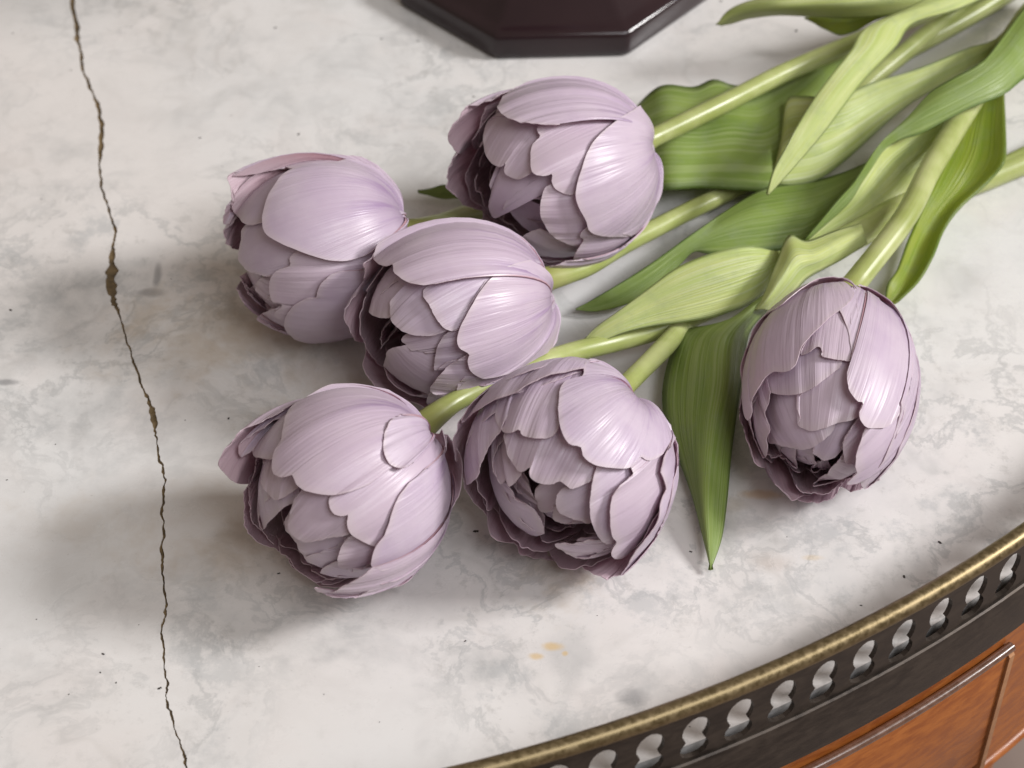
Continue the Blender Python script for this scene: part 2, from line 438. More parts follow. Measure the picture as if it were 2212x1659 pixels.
# carry the crack on to both rims of the slab
def carry(p, d, sgn):
    out = []; d = d/np.linalg.norm(d); q = p.copy(); k = 0
    while np.hypot(*(q-TC)[:2]) < MR+0.02:
        k += 1; q = q+d*0.012+np.array([d[1], -d[0], 0])*0.0022*math.sin(k*1.7+sgn); out.append(q.copy())
    return out
pre = carry(cl[0], cl[0]-cl[3], 0); post = carry(cl[-1], cl[-1]-cl[-4], 1)
cl = np.vstack([np.array(pre[::-1]), cl, np.array(post)])
cw = np.r_[np.full(len(pre), cw[0]*0.8), cw, np.full(len(post), cw[-1])]
cc = spline_at(np.c_[cl, cw], 1300)
cl, cw = cc[:, :3], np.clip(cc[:, 3], 0.00012, 1)
tt = np.gradient(cl, axis=0); tt /= np.linalg.norm(tt, axis=1, keepdims=True)
nn = np.stack([-tt[:, 1], tt[:, 0], np.zeros(len(tt))], 1)
jag = np.arange(len(cl))*0.32
cl = cl+nn*(0.00026*noise1(jag*0.55, 21)+0.00012*noise1(jag*1.7, 22))[:, None]
cw = cw*(1+0.35*noise1(jag*0.9, 23))
eL = cl-nn*(cw*(1+0.35*noise1(jag*0.8, 11))+0.00008*noise1(jag*0.5, 5))[:, None]
eR = cl+nn*(cw*(1+0.35*noise1(jag*0.8, 12))+0.00008*noise1(jag*0.5, 6))[:, None]
inside = np.hypot(*(cl-TC)[:, :2].T) < MR
i0, i1 = np.argmax(inside), len(inside)-1-np.argmax(inside[::-1])
eL, eR, clin = eL[i0:i1+1], eR[i0:i1+1], cl[i0:i1+1]
def rim(p, q, ccw):
    a0 = math.atan2(*(p-TC)[[1, 0]]); a1 = math.atan2(*(q-TC)[[1, 0]])
    if ccw:
        while a1 < a0: a1 += 2*math.pi
    else:
        while a1 > a0: a1 -= 2*math.pi
    k = max(8, int(abs(a1-a0)/0.02))
    return [(TC[0]+MR*math.cos(a), TC[1]+MR*math.sin(a)) for a in np.linspace(a0, a1, k)]
def slab(loop2d):
    bm = bmesh.new()
    top = [bm.verts.new((x-TL[0], y-TL[1], 0-TL[2])) for x, y in loop2d]
    f = bm.faces.new(top)
    f.normal_update()
    if f.normal.z < 0: f.normal_flip()
    r = bmesh.ops.extrude_face_region(bm, geom=[f])
    for g in r['geom']:
        if isinstance(g, bmesh.types.BMVert): g.co.z -= 0.016
    bmesh.ops.recalc_face_normals(bm, faces=bm.faces[:])
    bmesh.ops.triangulate(bm, faces=[x for x in bm.faces if len(x.verts) > 4])
    me = bpy.data.meshes.new('marble_slab'); bm.to_mesh(me); bm.free()
    o = bpy.data.objects.new('marble_slab', me); COL.objects.link(o); me.materials.append(M_MARBLE); o.parent = table
    return o
# nn points to +x side of the crack when it runs towards the viewer
first, last = clin[0], clin[-1]
side_r, side_l = (eR, eL) if eR[len(eR)//2][0] > eL[len(eL)//2][0] else (eL, eR)
slab([tuple(p[:2]) for p in side_r]+rim(side_r[-1], side_r[0], True)).data
slab([tuple(p[:2]) for p in side_l]+rim(side_l[-1], side_l[0], False)).data
fv = []; ff = []
for i in range(len(side_l)):
    a = side_l[i]; b_ = side_r[i]; e = (b_-a)*0.05
    z = -0.00035+0.0002*noise1(np.array([i*0.7]), 3)[0]
    fv += [(a[0]-e[0], a[1]-e[1], z), ((a[0]+b_[0])/2, (a[1]+b_[1])/2, z-0.0002), (b_[0]+e[0], b_[1]+e[1], z)]
    if i:
        k = 3*i; ff += [(k-3, k, k+1, k-2), (k-2, k+1, k+2, k-1)]
link('crack_filler', fv, ff, M_CRACK, table, TL)

# dark pits and specks in the marble
pits = [(432, 298, 4), (28, 72, 3), (153, 152, 3), (23, 670, 5), (370, 603, 2), (494, 904, 4), (400, 908, 2), (15, 1037, 2.5), (79, 1338, 2), (223, 1413, 4), (217, 1453, 2.5),
        (251, 1475, 2.5), (149, 1500, 2), (345, 1487, 5), (1028, 1148, 7), (1492, 1192, 4), (2030, 1172, 5.5), (1953, 1246, 5), (645, 290, 5), (595, 60, 5), (824, 84, 4),
        (903, 89, 4), (1023, 209, 4), (1557, 2, 5), (1720, 67, 6), (1005, 1385, 3), (602, 1239, 4), (1860, 1308, 3), (1490, 1570, 2), (700, 1500, 1.5), (560, 1440, 1.5),
        (820, 1560, 1.5), (300, 1350, 1.5), (1290, 1330, 1.5), (1700, 1160, 1.5), (480, 360, 2), (640, 480, 1.5), (120, 960, 2), (90, 430, 2), (500, 250, 1.5)]
for k, (px, py, w) in enumerate(pits):
    r = w*0.62/78/100
    c = at(px, py)
    nv = 11
    V = [(c[0], c[1], 0.00022)]
    for i in range(nv):
        a = 2*math.pi*i/nv; q = r*(1+0.35*math.sin(2*a+k)+0.2*math.sin(5*a+3*k))
        V.append((c[0]+q*math.cos(a)*1.1, c[1]+q*math.sin(a), 0.00008))
    link('pit', V, [(0, i+1, (i+1) % nv+1) for i in range(nv)], M_PIT, table, TL)

# gallery: pierced strip, round rail on top, ledge inside, flat band below
def gallery_strip():
    NH = 212; A0 = math.radians(-58.94); da = 2*math.pi/NH
    half = da/2*TR
    z0, z1 = -0.006, 0.0215
    right = [(0.0, .0036), (.0018, .0038), (.0034, .0048), (.0042, .0066), (.0040, .0084), (.0031, .0098), (.0027, .0104), (.0033, .0112), (.0038, .0125), (.0040, .0142),
             (.0037, .0160), (.0028, .0177), (.0014, .0188)]
    right = [(x*0.90, z-0.0028) for x, z in right]
    hole = right+[(0.0, .0164)]+[(-x, z) for x, z in right[::-1][:-1]]
    outer = [(half*q, z0) for q in (0, .35, .7, 1.0)]+[(half, z0+(z1-z0)*q) for q in (.2, .4, .6, .8)]+[(half*q, z1) for q in (1, .66, .33, 0)]
    outer = outer+[(-x, z) for x, z in outer[::-1][1:-1]]
    bm = bmesh.new()
    ho = [bm.verts.new((x, 0, z)) for x, z in hole]; ou = [bm.verts.new((x, 0, z)) for x, z in outer]
    es = [bm.edges.new((a, b)) for L in (ho, ou) for a, b in zip(L, L[1:]+L[:1])]
    bmesh.ops.triangle_fill(bm, edges=es, use_beauty=True)
    bm.verts.index_update(); bm.faces.ensure_lookup_table()
    cell = [tuple(v.co) for v in bm.verts]; tri = [[v.index for v in f.verts] for f in bm.faces]
    bm.free()
    nh, no, nc = len(hole), len(outer), len(cell)
    V = []; F = []; T = 0.0013
    for k in range(NH):
        a = A0+k*da; off = len(V)
        for r in (TR, TR-T):
            for x, _, z in cell:
                q = a+x/TR; V.append((TC[0]+r*math.cos(q), TC[1]+r*math.sin(q), z))
        for t in tri:
            p = [np.array((cell[i][0], cell[i][2])) for i in t]
            c = (p[1][0]-p[0][0])*(p[2][1]-p[0][1])-(p[1][1]-p[0][1])*(p[2][0]-p[0][0])
            t2 = t if c > 0 else t[::-1]
            F.append([off+i for i in t2]); F.append([off+nc+i for i in t2[::-1]])
        for i in range(nh):
            j = (i+1) % nh
            F.append([off+i, off+j, off+nc+j, off+nc+i])
    o = link('gallery_strip', V, F, M_BRONZE, table, TL, False)
    return o
gallery_strip()
lathe('gallery_rail', [(TR-0.0003+0.0024*math.cos(a), 0.0222+0.0024*math.sin(a)) for a in np.linspace(0, 2*math.pi, 18, endpoint=False)], M_BRASS, table, TL, 240, sharp=False)
lathe('gallery_ledge', [(TR-0.0075, -0.0045), (TR-0.0013, -0.0045), (TR-0.0013, -0.0075), (TR-0.0075, -0.0075)], M_BRONZE, table, TL)
lathe('gallery_band', [(TR-0.0006, -0.0003), (TR+0.0004, -0.0001), (TR+0.0009, -0.0005), (TR+0.0011, -0.0013), (TR+0.0010, -0.0192), (TR+0.0004, -0.0200), (TR-0.004, -0.0200), (TR-0.004, -0.007), (TR-0.0006, -0.007)], M_BRONZE, table, TL, 240)
lathe('apron', [(TR-0.003, -0.0190), (TR-0.0008, -0.0205), (TR-0.0008, -0.0865), (TR-0.0030, -0.0890), (TR-0.022, -0.0890), (TR-0.022, -0.0190)], M_WOOD, table, TL, 240)
drawer = lathe('drawer_front', [(TR-0.006, -0.0275), (TR+0.0010, -0.0275), (TR+0.0016, -0.0285), (TR+0.0016, -0.078), (TR+0.0008, -0.0792), (TR-0.006, -0.0792)], M_WOOD, table, TL, 90, -129.0, -51.0)
lathe('drawer_lip', [(TR+0.0009+0.0014*math.cos(a), -0.0270+0.0013*math.sin(a)) for a in np.linspace(0, 2*math.pi, 14, endpoint=False)], M_LIP, drawer, TL, 120, -129.1, -50.9)
lathe('panel_strip', [(TR-0.002, -0.0286), (TR+0.0019, -0.0286), (TR+0.0024, -0.0292), (TR+0.0024, -0.0850), (TR+0.0019, -0.0858), (TR-0.002, -0.0858)], M_STRIP, drawer, TL, 4, -51.16, -50.88)
lathe('apron_bead', [(TR-0.0020+0.0022*math.cos(a), -0.0903+0.0020*math.sin(a)) for a in np.linspace(0, 2*math.pi, 12, endpoint=False)], M_WOOD, table, TL, 200)
lathe('table_deck', [(0.0, -0.0162), (TR-0.0042, -0.0162), (TR-0.0042, -0.0300), (0.0, -0.0300)], M_WOOD, table, TL, 96)
for k in range(4):
    a = math.radians(45+90*k-2)
    lx, ly = TC[0]+(TR-0.030)*math.cos(a), TC[1]+(TR-0.030)*math.sin(a)
    prof = [(0.0215, -0.0300), (0.0215, -0.1000), (0.0235, -0.1040), (0.0205, -0.1100), (0.0190, -0.1200), (0.0110, -0.6700), (0.0135, -0.6780), (0.0135, -0.7250), (0.0100, FLOOR_Z)]
    V = []; F = []; ns = 20
    for r, z in prof:
        for i in range(ns):
            q = 2*math.pi*i/ns; V.append((lx+r*math.cos(q), ly+r*math.sin(q), z))
    for j in range(len(prof)-1):
        for i in range(ns):
            i2 = (i+1) % ns; F.append((j*ns+i, (j+1)*ns+i, (j+1)*ns+i2, j*ns+i2))
    F.append(tuple(range(ns))); F.append(tuple((len(prof)-1)*ns+i for i in range(ns))[::-1])
    link('leg', V, F, M_WOOD, table, TL)

# ------------------------------------------------------------------ octagonal footed vase
VA, VB = at(1068, 131), at(1356, 124)
mid = (VA+VB)/2; e = (VB-VA); sl = np.linalg.norm(e); e = e/sl
inw = np.array([-e[1], e[0], 0])
VC = mid+inw*(sl*(1+math.sqrt(2))/2)
vase = empty('vase', VC, 'dark purple octagonal glass vase foot standing on the marble', 'vase')
def octa(name, prof, parent, bevel=0.0):
    """prof = (apothem, z); eight flat sides with softened edges"""
    bm = bmesh.new(); rings = []
    a0 = math.atan2(-inw[1], -inw[0])
    for ap, z in prof:
        r = ap/math.cos(math.pi/8)
        rings.append([bm.verts.new((r*math.cos(a0+math.pi/8+k*math.pi/4), r*math.sin(a0+math.pi/8+k*math.pi/4), z)) for k in range(8)])
    for A, B in zip(rings, rings[1:]):
        for k in range(8): bm.faces.new((A[k], A[(k+1) % 8], B[(k+1) % 8], B[k]))
    bm.faces.new(rings[0][::-1]); bm.faces.new(rings[-1])
    if bevel: bmesh.ops.bevel(bm, geom=bm.edges[:], offset=bevel, segments=3, affect='EDGES', profile=0.5)
    me = bpy.data.meshes.new(name); bm.to_mesh(me); bm.free()
    me.materials.append(M_GLASS)
    me.polygons.foreach_set('use_smooth', [True]*len(me.polygons)); me.set_sharp_from_angle(angle=math.radians(28))
    o = bpy.data.objects.new(name, me); COL.objects.link(o); o.parent = parent
    return o
ap = sl*(1+math.sqrt(2))/2
octa('foot', [(ap-0.001, 0.0), (ap, 0.0015), (ap-0.0005, 0.0090), (ap-0.0045, 0.0105), (ap*0.62, 0.0215), (ap*0.36, 0.034), (ap*0.26, 0.050)], vase, 0.0012)
octa('stem', [(ap*0.27, 0.0495), (ap*0.22, 0.070), (ap*0.27, 0.088), (ap*0.38, 0.0965)], vase, 0.0008)
octa('bowl', [(ap*0.36, 0.096), (ap*0.60, 0.110), (ap*0.72, 0.150), (ap*0.78, 0.200), (ap*0.70, 0.200), (ap*0.64, 0.150), (ap*0.5, 0.114)], vase, 0.0008)

# ------------------------------------------------------------------ tulips
class Head:
    def __init__(s, cx, cy, rpx, apx, dirx, diry, ez, zoom, lift=0.0, shift=0.7):
        """centre, half width and half length in pixels, direction of the mouth on screen, upward share of the axis,
        zoom = (x0, y0, scale) of the enlargement in which the petals were traced"""
        s.zoom = zoom; s.shift = shift
        ab = np.array([dirx, -diry], float); ab /= np.linalg.norm(ab)
        c = 0.4
        TOW = -FWD
        for _ in range(60):
            ax = ab[0]*RT+ab[1]*UP+c*TOW
            c += (ez*np.linalg.norm(ax)-ax[2])*0.6
        ax = ab[0]*RT+ab[1]*UP+c*TOW; ax /= np.linalg.norm(ax)
        s.ax = ax
        s.e1 = np.cross(ax, [0, 0, 1]); s.e1 /= np.linalg.norm(s.e1); s.e2 = np.cross(ax, s.e1)
        zc = 0.027
        for _ in range(8):
            p = at(cx, cy, zc); dep = np.dot(p-CAM, FWD)
            v = (CAM-p)/np.linalg.norm(CAM-p); cg = abs(np.dot(v, ax)); sg = math.sqrt(1-cg*cg)
            s.R = rpx*dep/FPX; A = apx*dep/FPX
            s.L = math.sqrt(max(A*A-(s.R*cg)**2, (0.5*s.R)**2))/sg
            zc = math.sqrt(s.R**2*(1-ax[2]**2)+s.L**2*ax[2]**2)*0.975+lift
        s.c = p
        s.view = v
    def to_local(s, p): return np.array([np.dot(p, s.e1)/s.R, np.dot(p, s.e2)/s.R, np.dot(p, s.ax)/s.L])
    def world(s, q): return s.c+q[..., 0:1]*s.R*s.e1+q[..., 1:2]*s.R*s.e2+q[..., 2:3]*s.L*s.ax
    def cen(s, sh): return np.array([0, 0, -(1-sh)*s.shift])
    def px(s, x, y): return ((s.zoom[0]+x/s.zoom[2])*0.54004, (s.zoom[1]+y/s.zoom[2])*0.54004)
    def hit(s, x, y, sh, back):
        o = s.to_local(CAM-s.c)-s.cen(sh); d = s.to_local(ray(*s.px(x, y)))
        a = d@d; b = o@d; c = o@o-sh*sh; q = b*b-a*c
        if q <= 0: l = -b/a
        else: l = (-b+(math.sqrt(q) if back else -math.sqrt(q)))/a
        p = o+d*l; r = np.linalg.norm(p)
        return p/r, min(r-sh, 0.30)

def one_way(D, EX, root):
    """keep the stretch of the edge that runs one way round the root, so that the petal does not fold back over itself"""
    n = len(D)
    w = np.arccos(np.clip(D@root, -1, 1)); far = w > 0.30*w.max()
    D, EX = D[far], EX[far]
    e = D-(D@root)[:, None]*root
    b1 = e.mean(0); b1 -= (b1@root)*root; b1 /= np.linalg.norm(b1)+1e-9
    b2 = np.cross(root, b1)
    al = np.unwrap(np.arctan2(e@b2, e@b1))
    if np.argmin(al) > np.argmax(al): al = -al
    i0, i1 = int(np.argmin(al)), int(np.argmax(al))
    tol = 0.10*(al[i1]-al[i0]); keep = []; run = -1e9
    for i in range(i0, i1+1):
        if al[i] >= run-tol: keep.append(i)
        run = max(run, al[i])
    d = D[keep]; x = EX[keep]
    s = np.r_[0, np.cumsum(np.linalg.norm(np.diff(d, axis=0), axis=1))]
    q = np.linspace(0, s[-1], n)
    d = np.stack([np.interp(q, s, d[:, k]) for k in range(3)], 1)
    d /= np.linalg.norm(d, axis=1, keepdims=True)
    return d, np.interp(q, s, x)

def petal_mesh(head, D, EX, sh, parent, loc, bulge, seed, t0=0.35, nv=13, ruffle=1.0, th=0.00042, rib=1.0, root=None):
    nu = len(D)
    t0 = min(t0, 0.5*float(np.arccos(np.clip(-D[:, 2], -1, 1)).min()))
    m = D.mean(0); mr = m[:2]/(np.linalg.norm(m[:2])+1e-9)
    given = root is not None
    if root is None: root = np.array([math.sin(t0)*mr[0], math.sin(t0)*mr[1], -math.cos(t0)])
    if given: D, EX = one_way(D, EX, root)
    v = np.linspace(0, 1, nv)**0.85
    u = np.linspace(0, 1, nu)
    w = np.arccos(np.clip(D@root, -0.995, 0.995))
    sw = np.sin(w)
    Q = (np.sin(w[:, None]*(1-v))/sw[:, None])[..., None]*root+(np.sin(w[:, None]*v)/sw[:, None])[..., None]*D[:, None, :]
    r0 = noise1(u*6.5+seed, seed); r1 = noise1(u*15+seed, seed+1); r2 = noise1(u*34, seed+2)
    U, Vv = np.meshgrid(u, v, indexing='ij')
    rho = sh+EX[:, None]*Vv**2-0.10*(1-Vv)**3
    rho += bulge*(0.55*(1-Vv**3)*np.clip(3*Vv, 0, 1)+0.45*Vv**9)
    rho += rib*(0.025*r0[:, None]+0.011*r1[:, None])*np.clip(2*Vv, 0, 1)*(1-0.35*Vv)
    rho += ruffle*(0.010*r1[:, None]+0.006*r2[:, None])*Vv**8
    G = head.world(head.cen(sh)+Q*rho[..., None])
    flip = np.sum(np.cross(np.gradient(G, axis=0), np.gradient(G, axis=1))[:, 2:]*(head.world(Q[:, 2:])-head.c)) < 0
    T = np.full((nu, nv), th)*(1.0+0.5*(1-Vv))*(1-0.5*Vv**6)
    Vt, F = sheet(G, T, flip, head.world(Q)-head.c)
    rr = (seed*0.6180339) % 1.0
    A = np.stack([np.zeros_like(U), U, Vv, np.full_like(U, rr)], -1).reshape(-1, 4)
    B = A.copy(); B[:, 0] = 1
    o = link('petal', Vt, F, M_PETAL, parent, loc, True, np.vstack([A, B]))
    o.data.set_sharp_from_angle(angle=math.radians(55))
    return o

SEED = [100]
def traced(head, parent, loc, pts, sh, back=False, bulge=0.026, lift=0.0, nu=84, t0=0.35, ruffle=1.0, root=None):
    SEED[0] += 17
    P = catmull(pts, nu)
    rs = np.random.RandomState(SEED[0])
    P = P+rs.normal(0, 1.0, P.shape)
    D = []; EX = []
    for x, y in P:
        d, ex = head.hit(x, y, sh, back); D.append(d); EX.append(ex+lift)
    if root is not None: root = head.hit(root[0], root[1], sh, False)[0]
    return petal_mesh(head, np.array(D), np.array(EX), sh, parent, loc, bulge, SEED[0], t0, ruffle=ruffle, root=root)
def generic(head, parent, loc, phi, width, tmax, sh, flare=0.0, notch=0.06, t0=0.3):
    """a petal given by azimuth, angular width, reach and shell"""
    SEED[0] += 17
    nu = 34
    q = np.linspace(-1, 1, nu)
    a = phi+width*0.5*np.sign(q)*np.abs(np.sin(q*math.pi/2))**0.9
    t = tmax*(1-0.42*np.abs(q)**3.2)*(1+notch*noise1((q+1)*3.2, SEED[0]))
    D = np.stack([np.sin(t)*np.cos(a), np.sin(t)*np.sin(a), -np.cos(t)], 1)
    return petal_mesh(head, D, np.full(nu, flare), sh, parent, loc, 0.02, SEED[0], t0, nv=11)

def hidden_petals(head, parent, loc, inner=(0.78, 0.64, 0.48), outer=0.91):
    # the sides that rest on the marble or face away: six broad outer petals; then the tight inner whorls
    for k in range(7):
        phi = 2*math.pi*k/7+0.3
        d = np.array([math.sin(1.6)*math.cos(phi), math.sin(1.6)*math.sin(phi), -math.cos(1.6)])
        w = d[0]*head.e1+d[1]*head.e2+d[2]*head.ax
        away = np.dot(w, head.view)
        if away < -0.25: generic(head, parent, loc, phi, 1.15, 1.80, outer, 0.0)
        else: generic(head, parent, loc, phi, 1.10, 1.45, 0.86, 0.0)
    # nested rims on the lower side of the mouth
    low = np.arctan2(-head.view@head.e2, -head.view@head.e1)
    for j, (sh, tm) in enumerate([(0.94, 2.00), (0.86, 2.18), (0.77, 2.32)]):
        for k in range(3):
            generic(head, parent, loc, low+(k-1)*0.80+0.33*(j % 3)-0.3+0.2*math.sin(SEED[0]), 0.95, tm*(1+0.05*math.sin(SEED[0]*1.7)), sh, 0.0, 0.10)
    for j, sh in enumerate(inner):
        n = (6, 5, 4)[j]
        for k in range(n):
            generic(head, parent, loc, 2*math.pi*(k+0.37*j)/n, 2*math.pi/n*1.25, (1.75, 1.95, 2.15)[j], sh)

def leaf(parent, loc, rows, mat, n=44, m=13, th=0.0007, flip=False, wave=0.0):
    """rows of points (x, y, cm above the marble) from the foot of the leaf to its tip"""
    SEED[0] += 17
    k = len(rows[0])
    R = np.array([[at(x, y, h/100.0) for x, y, h in r] for r in rows])          # rows x k x 3
    A = np.stack([spline_at(R[:, j], n) for j in range(k)], 1)                   # n x k x 3
    if k == 2:
        up = np.array([0, 0, 1.0])
        wd = np.linalg.norm(A[:, 1]-A[:, 0], axis=1, keepdims=True)
        A = np.stack([A[:, 0], A.mean(1)+up*wd*0.10, A[:, 1]], 1)
    G = np.stack([spline_at(A[i], m) for i in range(n)], 0)                      # n x m x 3
    s = np.linspace(0, 1, n); w = np.abs(np.linspace(-1, 1, m))**2.5
    sg = np.where(np.linspace(-1, 1, m) < 0, 0, 1)
    for j in range(m):
        G[:, j, 2] += (0.0006+wave)*noise1(s*7+3*sg[j], SEED[0]+sg[j])*w[j]+0.0002*noise1(s*4, SEED[0]+5)
    G[..., 2] = np.maximum(G[..., 2], 0.0012)
    cross = np.cross(G[n//2, m//2]-G[n//2-1, m//2], G[n//2, m//2+1]-G[n//2, m//2])
    V, F = sheet(G, np.full((n, m), th), cross[2] < 0)
    U, Q = np.meshgrid(np.linspace(0, 1, m), s)
    rr = (SEED[0]*0.6180339) % 1.0
    a = np.stack([np.zeros_like(U), U, Q, np.full_like(U, rr)], -1).reshape(-1, 4)
    b = a.copy(); b[:, 0] = 1
    return link('leaf', V, F, mat, parent, loc, True, np.vstack([a, b]))

def stem(parent, loc, head, pts, r0=0.0026, r1=0.0030, swell=1.04):
    p0 = head.c-head.ax*head.L*0.80; p1 = head.c-head.ax*(head.L*1.04)
    P = [p0, p1]+[at(x, y, h/100.0) for x, y, h in pts]
    return tube('stem', P, [(0, r0*1.9), (0.035, r0*1.35), (0.08, r0), (0.36, r0*1.04), (0.50, r0*swell), (0.66, r0*swell), (1, r1)], M_STEM, parent, loc, 16, 90)

GR = 'double tulips laid on the marble'
def tulip(head, label):
    b = head.c-head.ax*head.L
    loc = (b[0], b[1], 0.0)
    return empty('tulip', loc, label, 'tulip', GR), loc

def P(txt):
    a = [int(t) for t in txt.split()]
    return list(zip(a[0::2], a[1::2]))
PETALS = {}
# each line: shell, 'f' seen from outside / 'b' far wall seen from inside, traced edge in the enlargement
PETALS[4] = [
 (1.00, 'F', '1500 300 1300 210 1080 150 950 140 800 180 650 270 580 330 555 420 540 520 500 600 490 700 500 745 560 765 620 745 640 800 700 850 860 880 1000 855 1130 800 1200 730 1215 640 1220 560 1240 430 1330 370 1490 350'),
 (1.022, 'R', '1400 350 1290 370 1230 450 1215 580 1240 650 1290 690 1340 700 1400 670 1450 600 1530 470 1570 400'),
 (0.955, 'f', '1200 600 1000 800 870 880 865 960 900 1010 950 1020 985 1010 975 1060 1000 1130 1080 1190 1180 1210 1240 1100 1260 1000 1320 870 1400 790 1540 690 1630 600 1640 480'),
 (1.00, 'f', '1610 440 1635 540 1600 630 1500 710 1400 790 1340 860 1290 960 1260 1060 1220 1150 1170 1210 1140 1290 1135 1350 1170 1380 1200 1390 1170 1440 1200 1480 1330 1470 1420 1400 1550 1200 1650 1000 1720 850 1725 700 1690 580 1640 480'),
 (1.00, 'b', '800 190 600 300 420 400 300 450 200 530 150 620 130 680 160 740 220 785 300 810 360 790'),
 (0.955, 'f', '600 330 430 440 320 500 280 550 262 600 290 630 340 610 365 590 370 625 430 640 485 636 500 600 545 510 570 420'),
 (0.91, 'f', '450 600 430 680 425 760 430 830 480 900 520 910 580 880 640 830 660 740 640 650'),
 (0.86, 'f', '640 860 500 880 430 950 410 1010 430 1105 480 1040 580 950 660 930'),
 (0.91, 'f', '880 850 700 870 640 900 610 980 600 1050 610 1110 680 1180 720 1190 850 1160 990 1130 990 1050 960 950'),
 (0.84, 'f', '620 940 575 1030 580 1120 640 1210 680 1280 710 1330 715 1280 850 1240 930 1200 1000 1100'),
 (0.91, 'f', '1010 1130 940 1220 915 1310 940 1360 1000 1370 1130 1330 1170 1230 1150 1150'),
 (0.84, 'f', '940 1290 840 1340 805 1380 850 1400 940 1400 1010 1370 1020 1320'),
 (1.03, 'f', '1210 1380 1150 1360 1060 1420 940 1490 850 1530 760 1495 790 1530 900 1550 1040 1550 1180 1480 1300 1440'),
 (0.985, 'b', '330 760 300 880 295 990 310 1080 380 1180 460 1230 540 1250 620 1280'),
 (0.93, 'b', '380 640 350 800 330 950 360 1040 420 1120 500 1200'),
 (0.92, 'b', '520 1060 515 1160 560 1270 630 1350 700 1410 780 1450 880 1440'),
 (1.00, 'b', '560 1280 660 1390 770 1460 860 1500 1000 1480 1120 1400'),
]
PETALS[5] = [
 (1.00, 'F', '1130 140 1040 130 1000 200 1000 245 900 270 855 320 845 400 845 500 860 580 890 650 930 685 985 690 1000 750 1060 800 1180 825 1290 825 1340 790 1370 745 1400 775 1450 770 1510 720 1545 640 1530 520 1490 430 1400 320 1310 240'),
 (0.955, 'f', '1020 210 800 290 600 360 480 380 460 440 450 520 490 590 550 610 600 585 620 620 700 640 780 635 830 590 860 500 870 330'),
 (1.03, 'f', '1100 150 900 148 640 230 400 330 300 400 250 470 232 540 320 480 470 390 600 330 800 250 1020 190'),
 (0.91, 'f', '540 560 505 620 515 690 540 780 600 850 670 820 665 880 720 925 800 930 850 910 900 940 930 955 1000 930 1060 890 1090 800 1020 700 900 620'),
 (0.955, 'f', '480 450 390 530 330 580 280 680 260 780 265 900 280 930 340 880 370 800 410 680 490 570 540 480'),
 (0.86, 'f', '520 640 450 720 440 830 470 930 500 905 540 940 580 900 610 840 590 700'),
 (0.78, 'f', '560 860 500 910 530 1010 580 1110 660 1190 750 1240 740 1160 690 1090 600 1030 560 960'),
 (0.72, 'f', '620 840 580 880 600 960 660 1030 700 1110 750 1200 760 1120 700 1000 660 900'),
 (0.84, 'f', '1060 920 920 940 850 970 830 1030 840 1080 900 1130 980 1150 1060 1150 1090 1050'),
 (0.74, 'f', '860 900 720 940 700 1010 720 1080 780 1100 820 1060 810 1130 860 1170 930 1160 960 1000'),
 (0.94, 'f', '1150 790 1090 810 1060 900 1045 1020 1045 1120 1065 1200 1110 1280 1170 1310 1220 1280 1230 1100 1280 950 1330 840'),
 (0.98, 'f', '1290 790 1300 820 1310 870 1220 940 1180 1020 1165 1120 1180 1250 1215 1300 1180 1370 1210 1400 1290 1370 1340 1310 1420 1180 1490 1030 1510 850 1530 700'),
 (1.03, 'f', '1565 640 1510 740 1490 830 1500 880 1520 960 1480 1050 1450 1160 1350 1310 1290 1400 1230 1500 1300 1450 1400 1330 1480 1180 1550 960 1580 800 1585 680'),
 (0.97, 'b', '900 1390 970 1420 1050 1480 1150 1515 1230 1500 1300 1420 1350 1310'),
 (1.00, 'b', '540 1180 575 1230 590 1300 630 1360 680 1390 740 1385 850 1410 970 1415 1060 1400'),
 (0.88, 'f', '1150 1300 1060 1270 950 1300 825 1300 870 1340 940 1380 1040 1370 1150 1330'),
 (1.00, 'b', '230 540 185 640 200 750 250 930 300 1030 400 1130 540 1230 620 1250'),
 (0.90, 'b', '400 760 360 850 380 960 450 1090 580 1190 740 1250 900 1275 1000 1240'),
 (0.80, 'b', '900 1290 980 1210 1050 1190 1100 1220 1140 1260'),
 (0.70, 'b', '700 1080 740 1160 800 1200 880 1210 960 1180 1010 1110'),
 (0.64, 'f', '760 980 740 1060 790 1130 860 1150 920 1110 920 1010'),
 (0.86, 'b', '640 1200 740 1260 860 1290 980 1280 1080 1240 1150 1180'),
]
